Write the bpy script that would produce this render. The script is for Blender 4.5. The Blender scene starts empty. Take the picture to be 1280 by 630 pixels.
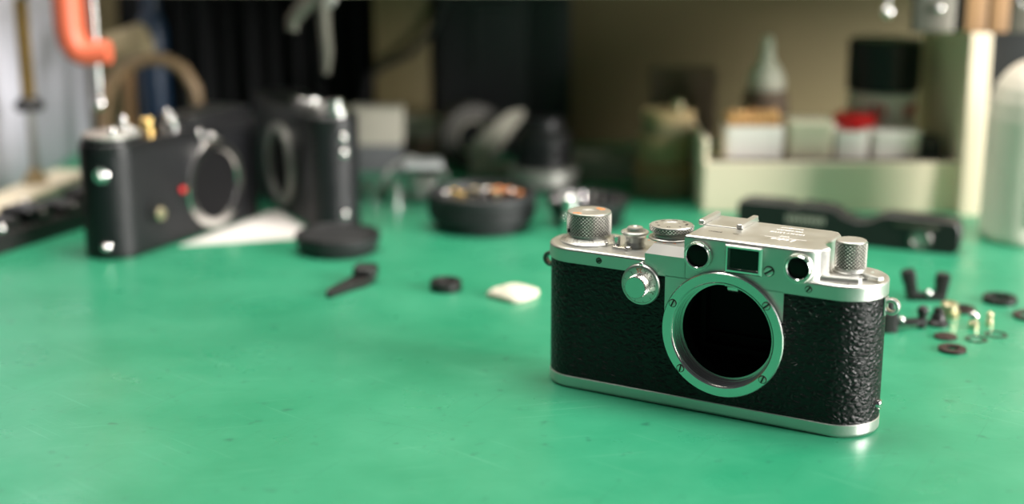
import bpy, math, random
from mathutils import Matrix, Vector
random.seed(7)
S = 0.001            # all builder numbers below are millimetres
PI = math.pi
C = bpy.context.scene.collection
scn = bpy.context.scene

# ------------------------------------------------------------------ camera, world, lights, exposure
cam_d = bpy.data.cameras.new('view_camera')
cam = bpy.data.objects.new('view_camera', cam_d); C.objects.link(cam)
cam.location = (0, 0, 0.1951)
cam.rotation_euler = (PI/2 - 0.2494, 0, 0)
cam_d.sensor_width = 36.0
cam_d.lens = 1770.95/1280*36.0
cam_d.clip_start = 0.01
cam_d.dof.use_dof = True
cam_d.dof.focus_distance = 0.540
cam_d.dof.aperture_fstop = 3.8
scn.camera = cam

w = bpy.data.worlds.new('room_ambience'); scn.world = w; w.use_nodes = True
w.node_tree.nodes['Background'].inputs[0].default_value = (0.86, 0.92, 1.0, 1)
w.node_tree.nodes['Background'].inputs[1].default_value = 0.07

def area(name, loc, target, sx, sy, power, col):
    l = bpy.data.lights.new(name, 'AREA'); l.shape = 'RECTANGLE'; l.size = sx; l.size_y = sy
    l.energy = power; l.color = col
    o = bpy.data.objects.new(name, l); C.objects.link(o); o.location = loc
    o.rotation_euler = (Vector(target)-Vector(loc)).to_track_quat('-Z', 'Y').to_euler()
    return o
area('ceiling_lamp_light', (0.05, 0.86, 1.70), (0.05, 0.80, 0), 1.5, 0.7, 50, (1.0, 0.94, 0.87))
area('window_daylight', (2.25, -0.50, 0.70), (0.08, 0.75, 0.05), 1.0, 1.2, 160, (1.0, 0.95, 0.92))

scn.view_settings.view_transform = 'Standard'
scn.view_settings.look = 'None'
scn.view_settings.exposure = 0.1
scn.view_settings.gamma = 1.0
scn.view_settings.use_curve_mapping = False

# ------------------------------------------------------------------ materials
def mat(name, col, rough=0.5, metal=0.0, spec=0.5, var=0.0, vscale=60, bump=0.0, bscale=800, rvar=0.0, trans=0.0, coat=0.0, ior=1.45, var_col=None, bdist=0.0002):
    m = bpy.data.materials.new(name); m.use_nodes = True
    nt = m.node_tree; b = nt.nodes['Principled BSDF']
    b.inputs['Base Color'].default_value = (*col, 1); b.inputs['Roughness'].default_value = rough
    b.inputs['Metallic'].default_value = metal; b.inputs['Specular IOR Level'].default_value = spec
    b.inputs['Transmission Weight'].default_value = trans; b.inputs['Coat Weight'].default_value = coat
    b.inputs['IOR'].default_value = ior
    tc = nt.nodes.new('ShaderNodeTexCoord')
    if var or rvar:
        n = nt.nodes.new('ShaderNodeTexNoise'); n.inputs['Scale'].default_value = vscale; n.inputs['Detail'].default_value = 5
        nt.links.new(tc.outputs['Object'], n.inputs['Vector'])
        if var:
            r = nt.nodes.new('ShaderNodeMapRange'); r.inputs[1].default_value = .3; r.inputs[2].default_value = .7
            nt.links.new(n.outputs['Fac'], r.inputs[0])
            mx = nt.nodes.new('ShaderNodeMix'); mx.data_type = 'RGBA'
            c2 = var_col if var_col else tuple(max(0, x*(1-var)) for x in col)
            mx.inputs[6].default_value = (*col, 1); mx.inputs[7].default_value = (*c2, 1)
            nt.links.new(r.outputs[0], mx.inputs[0]); nt.links.new(mx.outputs[2], b.inputs['Base Color'])
        if rvar:
            r2 = nt.nodes.new('ShaderNodeMapRange'); r2.inputs[1].default_value = .3; r2.inputs[2].default_value = .7
            r2.inputs[3].default_value = rough-rvar; r2.inputs[4].default_value = rough+rvar
            nt.links.new(n.outputs['Fac'], r2.inputs[0]); nt.links.new(r2.outputs[0], b.inputs['Roughness'])
    if bump:
        n2 = nt.nodes.new('ShaderNodeTexNoise'); n2.inputs['Scale'].default_value = bscale; n2.inputs['Detail'].default_value = 3
        nt.links.new(tc.outputs['Object'], n2.inputs['Vector'])
        bp = nt.nodes.new('ShaderNodeBump'); bp.inputs['Strength'].default_value = bump; bp.inputs['Distance'].default_value = bdist
        nt.links.new(n2.outputs['Fac'], bp.inputs['Height']); nt.links.new(bp.outputs[0], b.inputs['Normal'])
    return m

def leather(name, col, scale, dist, rough):
    m = mat(name, col, rough)
    nt = m.node_tree; b = nt.nodes['Principled BSDF']; L = nt.links.new; N = nt.nodes.new
    tc = N('ShaderNodeTexCoord')
    mp = N('ShaderNodeMapping'); mp.inputs['Scale'].default_value = (0.8, 0.8, 1.3)
    L(tc.outputs['Object'], mp.inputs['Vector'])
    nz = N('ShaderNodeTexNoise'); nz.inputs['Scale'].default_value = scale*0.55; nz.inputs['Detail'].default_value = 3
    L(mp.outputs[0], nz.inputs['Vector'])
    sub = N('ShaderNodeVectorMath'); sub.operation = 'SUBTRACT'; sub.inputs[1].default_value = (.5, .5, .5)
    L(nz.outputs['Color'], sub.inputs[0])
    sc = N('ShaderNodeVectorMath'); sc.operation = 'SCALE'; sc.inputs['Scale'].default_value = 1.6/scale
    L(sub.outputs[0], sc.inputs[0])
    ad = N('ShaderNodeVectorMath'); L(mp.outputs[0], ad.inputs[0]); L(sc.outputs[0], ad.inputs[1])
    v = N('ShaderNodeTexVoronoi'); v.feature = 'DISTANCE_TO_EDGE'; v.inputs['Scale'].default_value = scale
    L(ad.outputs[0], v.inputs['Vector'])
    mr = N('ShaderNodeMapRange'); mr.interpolation_type = 'SMOOTHSTEP'; mr.inputs[1].default_value = 0.0; mr.inputs[2].default_value = 0.46
    L(v.outputs['Distance'], mr.inputs[0])
    n2 = N('ShaderNodeTexNoise'); n2.inputs['Scale'].default_value = scale*2.2; n2.inputs['Detail'].default_value = 4
    L(tc.outputs['Object'], n2.inputs['Vector'])
    ma = N('ShaderNodeMath'); ma.operation = 'MULTIPLY_ADD'; ma.inputs[1].default_value = 0.3
    L(n2.outputs['Fac'], ma.inputs[0]); L(mr.outputs[0], ma.inputs[2])
    bp = N('ShaderNodeBump'); bp.inputs['Strength'].default_value = 1.0; bp.inputs['Distance'].default_value = dist
    L(ma.outputs[0], bp.inputs['Height']); L(bp.outputs[0], b.inputs['Normal'])
    return m

def bench_top_material():
    m = mat('green_bench_paint', (0.055, 0.40, 0.215), 0.33, spec=0.5)
    nt = m.node_tree; b = nt.nodes['Principled BSDF']; L = nt.links.new; N = nt.nodes.new
    tc = N('ShaderNodeTexCoord')
    n1 = N('ShaderNodeTexNoise'); n1.inputs['Scale'].default_value = 14; n1.inputs['Detail'].default_value = 6; n1.inputs['Roughness'].default_value = .6
    L(tc.outputs['Object'], n1.inputs['Vector'])
    r1 = N('ShaderNodeMapRange'); r1.inputs[1].default_value = .33; r1.inputs[2].default_value = .68; L(n1.outputs['Fac'], r1.inputs[0])
    mx = N('ShaderNodeMix'); mx.data_type = 'RGBA'
    mx.inputs[6].default_value = (0.021, 0.238, 0.120, 1); mx.inputs[7].default_value = (0.044, 0.292, 0.160, 1)
    L(r1.outputs[0], mx.inputs[0])
    # dark specks and rubbed stains
    n2 = N('ShaderNodeTexNoise'); n2.inputs['Scale'].default_value = 130; n2.inputs['Detail'].default_value = 4; L(tc.outputs['Object'], n2.inputs['Vector'])
    r2 = N('ShaderNodeMapRange'); r2.inputs[1].default_value = .64; r2.inputs[2].default_value = .76; r2.inputs[4].default_value = .8; L(n2.outputs['Fac'], r2.inputs[0])
    mx2 = N('ShaderNodeMix'); mx2.data_type = 'RGBA'; mx2.inputs[7].default_value = (0.02, 0.15, 0.085, 1)
    L(mx.outputs[2], mx2.inputs[6]); L(r2.outputs[0], mx2.inputs[0])
    # knife scratches: thin bands of stretched noise in three directions
    last = mx2.outputs[2]; heights = []
    for k, (rz, sx, sy, lo, col) in enumerate([(0.5, 900, 14, .735, (0.02, 0.17, 0.09, 1)), (-1.1, 1000, 16, .74, (0.02, 0.18, 0.10, 1)), (1.35, 950, 18, .73, (0.14, 0.43, 0.28, 1)), (2.3, 850, 15, .735, (0.13, 0.42, 0.27, 1))]):
        mp = N('ShaderNodeMapping'); mp.inputs['Rotation'].default_value = (0, 0, rz); mp.inputs['Location'].default_value = (k*3.1, k*1.7, 0)
        L(tc.outputs['Object'], mp.inputs['Vector'])
        mp2 = N('ShaderNodeMapping'); mp2.inputs['Scale'].default_value = (sx, sy, 1); L(mp.outputs[0], mp2.inputs['Vector'])
        ns = N('ShaderNodeTexNoise'); ns.inputs['Scale'].default_value = 1.0; ns.inputs['Detail'].default_value = 1; L(mp2.outputs[0], ns.inputs['Vector'])
        rr = N('ShaderNodeMapRange'); rr.inputs[1].default_value = lo-.035; rr.inputs[2].default_value = lo+.01; rr.inputs[4].default_value = .34; L(ns.outputs['Fac'], rr.inputs[0])
        mk = N('ShaderNodeMix'); mk.data_type = 'RGBA'; mk.inputs[7].default_value = col
        L(last, mk.inputs[6]); L(rr.outputs[0], mk.inputs[0]); last = mk.outputs[2]
    L(last, b.inputs['Base Color'])
    n3 = N('ShaderNodeTexNoise'); n3.inputs['Scale'].default_value = 22; n3.inputs['Detail'].default_value = 5; L(tc.outputs['Object'], n3.inputs['Vector'])
    r3 = N('ShaderNodeMapRange'); r3.inputs[1].default_value = .3; r3.inputs[2].default_value = .7; r3.inputs[3].default_value = .24; r3.inputs[4].default_value = .40
    L(n3.outputs['Fac'], r3.inputs[0]); L(r3.outputs[0], b.inputs['Roughness'])
    n4 = N('ShaderNodeTexNoise'); n4.inputs['Scale'].default_value = 45; n4.inputs['Detail'].default_value = 3; L(tc.outputs['Object'], n4.inputs['Vector'])
    bp = N('ShaderNodeBump'); bp.inputs['Strength'].default_value = .25; bp.inputs['Distance'].default_value = .0012
    L(n4.outputs['Fac'], bp.inputs['Height']); L(bp.outputs[0], b.inputs['Normal'])
    return m

GREEN = bench_top_material()
CHROME = mat('satin_chrome', (0.61, 0.615, 0.58), 0.42, 1.0, rvar=0.04, vscale=120)
CHROMEF = mat('polished_chrome', (0.80, 0.79, 0.76), 0.16, 1.0)
FLANGE = mat('lapped_mount_steel', (0.60, 0.62, 0.59), 0.20, 1.0, rvar=0.03, vscale=200)
KNURL = mat('knurled_chrome', (0.84, 0.82, 0.77), 0.32, 1.0)
GROOVE_SHADE = mat('groove_shade_metal', (0.05, 0.045, 0.035), 0.5, 0.3)  # near-black colour paints in the shade of knurl grooves and screw gaps
ENGR = mat('engraving_fill', (0.10, 0.09, 0.075), 0.5, 0.3)
ENGRW = mat('bright_engraving', (0.90, 0.88, 0.84), 0.35, 0.0)
RED = mat('red_fill', (0.55, 0.03, 0.02), 0.5)
ORANGE_P = mat('orange_fill', (0.85, 0.26, 0.06), 0.5)
SCREW = mat('bare_steel', (0.62, 0.60, 0.57), 0.28, 1.0)
DARKST = mat('dark_steel', (0.16, 0.15, 0.14), 0.3, 0.9)
LEATH = leather('black_leather', (0.005, 0.005, 0.0055), 430, 0.00045, 0.42)
LEATH.node_tree.nodes['Principled BSDF'].inputs['Specular IOR Level'].default_value = 0.38
LEATHB = leather('fine_black_leather', (0.006, 0.0065, 0.008), 900, 0.00012, 0.42)
BLACK = mat('black_paint', (0.010, 0.010, 0.011), 0.35)
MATTE = mat('matte_black', (0.0045, 0.0045, 0.005), 0.8, spec=0.2)
BPLAS = mat('black_plastic', (0.014, 0.013, 0.013), 0.38, bump=.1)
BLEAT = mat('black_rubber', (0.016, 0.017, 0.018), 0.55, bump=.2, bscale=1500)
GLASS = mat('clear_glass', (0.97, 0.985, 0.98), 0.02, trans=1.0, ior=1.5)
OPTIC = mat('coated_glass', (0.97, 0.985, 0.98), 0.02, trans=1.0, ior=1.22)
BRASS = mat('brass', (0.78, 0.56, 0.22), 0.25, 1.0)
PALEBR = mat('pale_brass', (0.66, 0.58, 0.38), 0.36, 1.0)
COPPER = mat('copper', (0.80, 0.33, 0.14), 0.3, 1.0)
STEEL = mat('steel', (0.80, 0.79, 0.77), 0.2, 1.0)
GREYST = mat('grey_steel', (0.36, 0.36, 0.33), 0.45, 0.7)
GREYD = mat('dull_grey_metal', (0.15, 0.145, 0.12), 0.45, 0.7)
REDBR = mat('red_brown_fibre', (0.030, 0.015, 0.013), 0.45)
PAPER = mat('white_paper', (0.70, 0.67, 0.63), 0.75, var=.06)
CLOTH = mat('cream_chamois', (0.66, 0.62, 0.50), 0.85, bump=.4, bscale=900)
CREAM = mat('cream_enamel', (0.93, 0.82, 0.61), 0.42, var=.05, vscale=20)
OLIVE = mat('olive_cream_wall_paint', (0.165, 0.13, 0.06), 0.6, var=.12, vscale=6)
GREYW = mat('light_grey_wall_paint', (0.52, 0.53, 0.59), 0.5, var=.05, vscale=5)
WHITEP = mat('white_plastic', (0.88, 0.84, 0.78), 0.4)
CREAMP = mat('cream_plastic', (0.82, 0.76, 0.58), 0.45)
MILKY = mat('milky_plastic', (0.86, 0.80, 0.68), 0.35, var=.12, vscale=25)
REDP = mat('red_plastic', (0.75, 0.012, 0.016), 0.35)
REDC = mat('orange_red_enamel', (0.70, 0.15, 0.075), 0.4)
WOOD = mat('tan_wood', (0.42, 0.24, 0.11), 0.55, var=.3, vscale=40)
TANW = mat('pale_tan_wood', (0.46, 0.34, 0.17), 0.55, var=.25, vscale=60)
TAN = mat('tan_leather', (0.22, 0.15, 0.08), 0.55, var=.15)
BEIGE = mat('beige_felt', (0.34, 0.28, 0.16), 0.8, var=.2, vscale=80)
BLUE = mat('dark_blue_plastic', (0.003, 0.018, 0.045), 0.4)
CURT = mat('black_cloth', (0.006, 0.0065, 0.007), 0.8, spec=.2)
BOXG = mat('charcoal_enamel', (0.015, 0.016, 0.018), 0.45)
CARD = mat('grey_card', (0.42, 0.40, 0.33), 0.75, var=.1)
KRAFT = mat('brown_card', (0.16, 0.115, 0.08), 0.75, var=.15)
FLOORM = mat('grey_floor_vinyl', (0.28, 0.27, 0.25), 0.5, var=.2, vscale=8)
COTTON = mat('orange_tan_swab_sticks', (0.72, 0.42, 0.17), 0.7)

# ------------------------------------------------------------------ mesh builder (mm)
def rot_to(axis):
    z = Vector(axis).normalized()
    return z.to_track_quat('Z', 'Y').to_matrix().to_4x4()
def T(x, y, z): return Matrix.Translation((x, y, z))
def RZ(a): return Matrix.Rotation(a, 4, 'Z')
def RX(a): return Matrix.Rotation(a, 4, 'X')
def RY(a): return Matrix.Rotation(a, 4, 'Y')

def supports(p, d=0.07, minlen=0.9):
    """extra loops beside the bends of a profile so that flat runs shade flat"""
    out = [p[0]]
    for i in range(len(p)-1):
        a, b = p[i], p[i+1]; l = math.hypot(b[0]-a[0], b[1]-a[1])
        if l > minlen:
            t = d/l
            q = lambda u: (a[0]+(b[0]-a[0])*u, a[1]+(b[1]-a[1])*u)
            if i > 0: out.append(q(t))
            if i < len(p)-2: out.append(q(1-t))
        out.append(b)
    return out

class MB:
    def __init__(self): self.v = []; self.f = []
    def add(self, vs, fs, M=None):
        n = len(self.v)
        for p in vs:
            q = Vector(p)
            if M is not None: q = M @ q
            self.v.append((q.x, q.y, q.z))
        flip = M is not None and M.determinant() < 0
        for f in fs:
            g = [i+n for i in f]
            self.f.append(g[::-1] if flip else g)
        return self
    def prism(self, outline, levels, M=None, cap0=True, cap1=True):
        """outline CCW in xy; levels [(z, inset)]"""
        n = len(outline); nor = []
        if len(levels) > 2:
            levels = supports(levels)
            if cap0: levels = [(levels[0][0], levels[0][1]+.08)]+levels
            if cap1: levels = levels+[(levels[-1][0], levels[-1][1]+.08)]
        for i in range(n):
            a = Vector(outline[i-1]); b = Vector(outline[i]); c = Vector(outline[(i+1) % n])
            e1 = (b-a); e2 = (c-b)
            n1 = Vector((e1.y, -e1.x)); n2 = Vector((e2.y, -e2.x))
            if n1.length > 1e-9: n1.normalize()
            if n2.length > 1e-9: n2.normalize()
            m = n1+n2
            if m.length < 1e-6: m = n1
            m.normalize(); d = max(0.35, m.dot(n2)); nor.append(m/d)
        vs = []; fs = []
        for z, ins in levels:
            for p, q in zip(outline, nor): vs.append((p[0]-q.x*ins, p[1]-q.y*ins, z))
        for k in range(len(levels)-1):
            for i in range(n):
                j = (i+1) % n
                fs.append([k*n+i, k*n+j, (k+1)*n+j, (k+1)*n+i])
        if cap0: fs.append(list(range(n))[::-1])
        if cap1: fs.append([(len(levels)-1)*n+i for i in range(n)])
        return self.add(vs, fs, M)
    def box(self, x0, x1, y0, y1, z0, z1, bev=0.0, M=None):
        o = [(x0, y0), (x1, y0), (x1, y1), (x0, y1)]
        if bev > 0:
            o = rrect(x0, x1, y0, y1, bev, 2)
            lv = [(z0, bev*.6), (z0+bev*.6, 0), (z1-bev*.6, 0), (z1, bev*.6)]
        else: lv = [(z0, 0), (z1, 0)]
        return self.prism(o, lv, M)
    def lathe(self, prof, n=40, M=None, closed=False):
        vs = []; fs = []; idx = []
        if not closed: prof = supports(prof)
        for r, z in prof:
            if r < 1e-6: idx.append([len(vs)]); vs.append((0, 0, z))
            else:
                idx.append(list(range(len(vs), len(vs)+n)))
                for i in range(n):
                    a = 2*PI*i/n; vs.append((r*math.cos(a), r*math.sin(a), z))
        pairs = list(zip(idx[:-1], idx[1:]))
        if closed: pairs.append((idx[-1], idx[0]))
        for A, B in pairs:
            for i in range(n):
                j = (i+1) % n
                if len(A) == 1 and len(B) == 1: continue
                if len(A) == 1: fs.append([A[0], B[j], B[i]])
                elif len(B) == 1: fs.append([A[i], A[j], B[0]])
                else: fs.append([A[i], A[j], B[j], B[i]])
        return self.add(vs, fs, M)
    def cyl(self, r, z0, z1, n=32, bev=0.0, M=None, r1=None):
        r1 = r if r1 is None else r1
        b = bev
        if b > 0: p = [(0, z0), (r-b, z0), (r, z0+b), (r1, z1-b), (r1-b, z1), (0, z1)]
        else: p = [(0, z0), (r, z0), (r1, z1), (0, z1)]
        return self.lathe(p, n, M)
    def ring(self, R, r, z0, z1, n=48, bev=0.3, M=None):
        b = bev
        return self.lathe([(r, z0), (R-b, z0), (R, z0+b), (R, z1-b), (R-b, z1), (r+b, z1), (r, z1-b)], n, M, closed=True)
    def torus(self, R, r, n=40, m=10, M=None, a0=0, a1=2*PI):
        full = abs(a1-a0-2*PI) < 1e-6
        vs = []; fs = []; k = n if full else n+1
        for i in range(k):
            a = a0+(a1-a0)*i/n
            for j in range(m):
                b = 2*PI*j/m; q = R+r*math.cos(b)
                vs.append((q*math.cos(a), q*math.sin(a), r*math.sin(b)))
        for i in range(n):
            for j in range(m):
                fs.append([i*m+j, ((i+1) % k)*m+j, ((i+1) % k)*m+(j+1) % m, i*m+(j+1) % m])
        if not full: fs.append(list(range(m))); fs.append([(k-1)*m+j for j in range(m)][::-1])
        return self.add(vs, fs, M)
    def tube(self, pts, r, n=12, M=None, sx=1.0, sy=1.0, radii=None):
        P = [Vector(p) for p in pts]; vs = []; fs = []
        up = Vector((0, 0, 1)); prev = None
        for i, p in enumerate(P):
            t = (P[min(i+1, len(P)-1)]-P[max(i-1, 0)]).normalized()
            if prev is None:
                a = t.cross(up) if abs(t.dot(up)) < .95 else t.cross(Vector((0, 1, 0)))
            else: a = prev-t*prev.dot(t)
            a.normalize(); prev = a; b = t.cross(a)
            rr = r if radii is None else radii[i]
            for j in range(n):
                an = 2*PI*j/n; vs.append(p+a*(rr*sx*math.cos(an))+b*(rr*sy*math.sin(an)))
        for i in range(len(P)-1):
            for j in range(n): fs.append([i*n+j, i*n+(j+1) % n, (i+1)*n+(j+1) % n, (i+1)*n+j])
        fs.append(list(range(n))[::-1]); fs.append([(len(P)-1)*n+j for j in range(n)])
        return self.add(vs, fs, M)
    def knurl(self, r, z0, z1, N, rows, amp, M=None, cham=0.3):
        """diamond knurled cylinder with raised pyramids, plain chamfered ends"""
        nu = 2*N; nv = max(2, int(round(rows*2))); vs = []; fs = []
        for j in range(nv+1):
            z = z0+cham+(z1-z0-2*cham)*j/nv
            for i in range(nu):
                a = 2*PI*i/nu; q = r-(amp if (i+j) % 2 == 0 else 0); vs.append((q*math.cos(a), q*math.sin(a), z))
        for j in range(nv):
            for i in range(nu):
                k = (i+1) % nu; A, B, D, E = j*nu+i, j*nu+k, (j+1)*nu+k, (j+1)*nu+i
                if (i+j) % 2 == 0: fs += [[A, B, D], [A, D, E]]
                else: fs += [[A, B, E], [B, D, E]]
        self.add(vs, fs, M)
        q = r-amp*.9
        return self.lathe([(q, z0+cham*1.2), (q-.3, z0), (0, z0)][::-1], 48, M).lathe([(q, z1-cham*1.2), (q-.3, z1), (0, z1)], 48, M)
    def core(self, r, z0, z1, amp, M=None): return self.cyl(r-amp*.72, z0+.35, z1-.35, 56, 0, M)
    def teeth(self, r, depth, z0, z1, N, M=None, inner=None):
        """straight fluted rim"""
        o = []
        for i in range(N):
            for k, q in ((0, r), (.45, r), (.55, r-depth), (.95, r-depth)):
                a = 2*PI*(i+k)/N; o.append((q*math.cos(a), q*math.sin(a)))
        if inner is None: return self.prism(o, [(z0, 0), (z1, 0)], M)
        n = len(o); vs = []; fs = []
        inn = [(inner*math.cos(2*PI*i/n), inner*math.sin(2*PI*i/n)) for i in range(n)]
        for ring, z in ((o, z0), (o, z1), (inn, z1), (inn, z0)): vs += [(p[0], p[1], z) for p in ring]
        for k in range(4):
            k2 = (k+1) % 4
            for i in range(n): j = (i+1) % n; fs.append([k*n+i, k*n+j, k2*n+j, k2*n+i])
        return self.add(vs, fs, M)
    def sphere(self, r, M=None, n=20, m=10, z0=-1.0, z1=1.0, sz=1.0):
        pr = []
        for i in range(m+1):
            t = z0+(z1-z0)*i/m; a = t*PI/2
            pr.append((max(0, r*math.cos(a)) if abs(abs(t)-1) > 1e-6 else 0, r*sz*math.sin(a)))
        return self.lathe(pr, n, M)
    def text(self, s, size, M, extrude=0.05, shear=0.0):
        cu = bpy.data.curves.new('lettering', 'FONT'); cu.body = s; cu.size = size; cu.extrude = extrude
        cu.align_x = 'CENTER'; cu.align_y = 'CENTER'; cu.shear = shear; cu.resolution_u = 3
        o = bpy.data.objects.new('lettering', cu)
        me = bpy.data.meshes.new_from_object(o)
        self.add([tuple(q.co) for q in me.vertices], [list(p.vertices) for p in me.polygons], M)
        bpy.data.objects.remove(o); bpy.data.curves.remove(cu); bpy.data.meshes.remove(me)
        return self
    def build(self, name, material, parent=None, angle=32, origin=None):
        me = bpy.data.meshes.new(name)
        ox, oy, oz = origin if origin else (0, 0, 0)
        me.from_pydata([((x-ox)*S, (y-oy)*S, (z-oz)*S) for x, y, z in self.v], [], self.f)
        me.validate()
        me.materials.append(material)
        me.polygons.foreach_set('use_smooth', [True]*len(me.polygons))
        me.set_sharp_from_angle(angle=math.radians(angle))
        me.update()
        o = bpy.data.objects.new(name, me); C.objects.link(o)
        if parent: o.parent = parent
        if origin: o.location = (ox*S, oy*S, oz*S)
        return o

def rrect(x0, x1, y0, y1, r, n=5):
    o = []
    for cx, cy, a in ((x1-r, y0+r, -PI/2), (x1-r, y1-r, 0), (x0+r, y1-r, PI/2), (x0+r, y0+r, PI)):
        for i in range(n+1):
            t = a+PI/2*i/n; o.append((cx+r*math.cos(t), cy+r*math.sin(t)))
    return o
def stadium(L, D, rx, n=24):
    o = []; hx = L/2-rx; ry = D/2
    for i in range(n+1):
        t = -PI/2+PI*i/n; o.append((hx+rx*math.cos(t), ry*math.sin(t)))
    for i in range(n+1):
        t = PI/2+PI*i/n; o.append((-hx+rx*math.cos(t), ry*math.sin(t)))
    return o
def circle(cx, cy, r, n=32): return [(cx+r*math.cos(2*PI*i/n), cy+r*math.sin(2*PI*i/n)) for i in range(n)]
FRONT = lambda x, y, z: T(x, y, z) @ RX(PI/2)      # local z axis -> toward the viewer (-y)

def tag(o, label, cat, group=None):
    o['label'] = label; o['category'] = cat
    if group: o['group'] = group
    return o
def thing(name, label, cat, loc=(0, 0, 0), rz=0, group=None):
    o = bpy.data.objects.new(name, None); C.objects.link(o); o.empty_display_size = .01
    o.location = [c*S for c in loc]; o.rotation_euler = (0, 0, rz)
    return tag(o, label, cat, group)
def struct(o): o['kind'] = 'structure'; return o
def dup(root, loc, rz, label, group=None):
    r = root.copy(); C.objects.link(r); r.location = [c*S for c in loc]; r.rotation_euler = (0, 0, rz); r['label'] = label
    if group: r['group'] = group
    for ch in list(root.children):
        c = ch.copy(); C.objects.link(c); c.parent = r
        for g in ch.children:
            d = g.copy(); C.objects.link(d); d.parent = c
    return r
def part_label(o, s): o['label'] = s; return o
def slotted_screw(r, h, a, M, name, material, parent, slot=0.6):
    """round head cut by a real slot"""
    mb = MB()
    MB().cyl(r+.28, -0.3, h*.3, 24, 0, M).build('screw_seat', GROOVE_SHADE, parent)  # dark disc paints the shaded gap round the head
    for sgn in (0, PI):
        o = []
        t0 = math.asin(min(.95, slot/2/r))
        for i in range(11):
            t = t0+(PI-2*t0)*i/10; o.append((r*math.cos(t), r*math.sin(t)))
        mb.prism(o, [(h*.45, 0), (h*.8, 0), (h, r*.12)], M @ RZ(a+sgn), cap0=False)
    return mb.build(name, material, parent)

# ------------------------------------------------------------------ room
o = struct(MB().box(-1800, 2600, -1600, 1132, -800, -780).build('floor', FLOORM))
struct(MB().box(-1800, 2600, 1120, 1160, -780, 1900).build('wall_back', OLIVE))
struct(MB().box(-360, -335, 845, 1120, -780, 420).build('wall_left', GREYW))
bench = thing('workbench', 'workbench with a scratched green painted top under everything', 'workbench', (0, 0, 0))
MB().box(-334, 1200, 120, 1119, -36, 0).build('worktop', GREEN, bench)
for x in (-290, 1150):
    for y in (170, 1070): MB().box(x-25, x+25, y-25, y+25, -780, -36).build('leg', GREYST, bench)
shelf = tag(MB().box(-268, 420, 872, 1119.5, 134, 150, .8).build('shelf_board', CREAM), 'low cream shelf board fixed along the wall above the bench', 'shelf')

# ------------------------------------------------------------------ the silver rangefinder camera
BX, BY, YAW = 77.08, 529.83, -0.5209
cm = thing('rangefinder_camera', 'silver and black rangefinder camera with an empty lens mount', 'camera', (BX, BY, 0), YAW)
HX, HZ = 12.0, 33.15                                # mount centre
MB().prism(stadium(136.4, 31.4, 14.5, 40), [(0, 1.1), (.35, .45), (.9, .1), (1.4, 0), (4.9, 0), (5.25, .3)]).build('base_plate', CHROME, cm)

def hole_face(mb, x0, x1, z0, z1, y, cx, cz, r, n=96, half=False):
    """plane facing -y with a round hole; edge ring matched to the rectangle"""
    angs = [2*PI*i/n for i in range(n)]+[math.atan2(z-cz, x-cx) % (2*PI) for x in (x0, x1) for z in (z0, z1)]
    angs = sorted(set(round(a, 6) for a in angs))
    if half: angs = [a for a in angs if a <= PI+1e-4]
    vi = []; vo = []
    for a in angs:
        ca, sa = math.cos(a), math.sin(a); t = 1e9
        if ca > 1e-9: t = min(t, (x1-cx)/ca)
        if ca < -1e-9: t = min(t, (x0-cx)/ca)
        if sa > 1e-9: t = min(t, (z1-cz)/sa)
        if sa < -1e-9: t = min(t, (z0-cz)/sa)
        vi.append((cx+r*ca, y, cz+r*sa)); vo.append((cx+t*ca, y, cz+t*sa))
    k = len(angs)
    return mb.add(vi+vo, [[i, (i+1) % k, k+(i+1) % k, k+i][::-1] for i in range(k-1 if half else k)])
mb = MB(); ZL0, ZL1 = 5.2, 52.5
hx = 68-14.4
hole_face(mb, -hx, hx, ZL0, ZL1, -15.5, HX, HZ, 21)
for sgn in (1, -1):
    vs = []; fs = []; n = 28
    for i in range(n+1):
        t = -PI/2+PI*i/n
        for z in (ZL0, ZL1): vs.append((sgn*(hx+14.4*math.cos(t)), 15.5*math.sin(t), z))
    for i in range(n):
        q = [2*i, 2*i+2, 2*i+3, 2*i+1]; fs.append(q if sgn > 0 else q[::-1])
    mb.add(vs, fs)
mb.add([(hx, 15.5, ZL0), (-hx, 15.5, ZL0), (-hx, 15.5, ZL1), (hx, 15.5, ZL1)], [[0, 1, 2, 3]])
part_label(mb.build('leather_covering', LEATH, cm), 'black pebbled leather wrapped round the body')
# dark chamber behind the mount with film gate
mb = MB()
mb.lathe([(20.6, -15.4), (20.6, -11.0), (19.0, -10.5), (19.0, -4.0)], 64, T(HX, 0, HZ) @ Matrix(((1, 0, 0, 0), (0, 0, 1, 0), (0, -1, 0, 0), (0, 0, 0, 1))))
o = mb.build('mount_throat', MATTE, cm)
mb = MB()
mb.box(HX-24, HX+24, 11, 12.5, HZ-19, HZ+19)
mb.box(HX-26, HX-23, -4.2, 12, HZ-19, HZ+19); mb.box(HX+23, HX+26, -4.2, 12, HZ-19, HZ+19)
mb.box(HX-26, HX+26, -4.2, 12, HZ-21, HZ-18.9); mb.box(HX-26, HX+26, -4.2, 12, HZ+18.9, HZ+21)
mb.box(HX-18, HX-16, 6, 11, HZ-12, HZ+12); mb.box(HX+16, HX+18, 6, 11, HZ-12, HZ+12)
mb.box(HX-18, HX+18, 6, 11, HZ-14, HZ-12)
mb.box(HX-23, HX+23, 8.5, 9.6, HZ-9, HZ-7.6)
mb.build('film_chamber', MATTE, cm)
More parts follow.
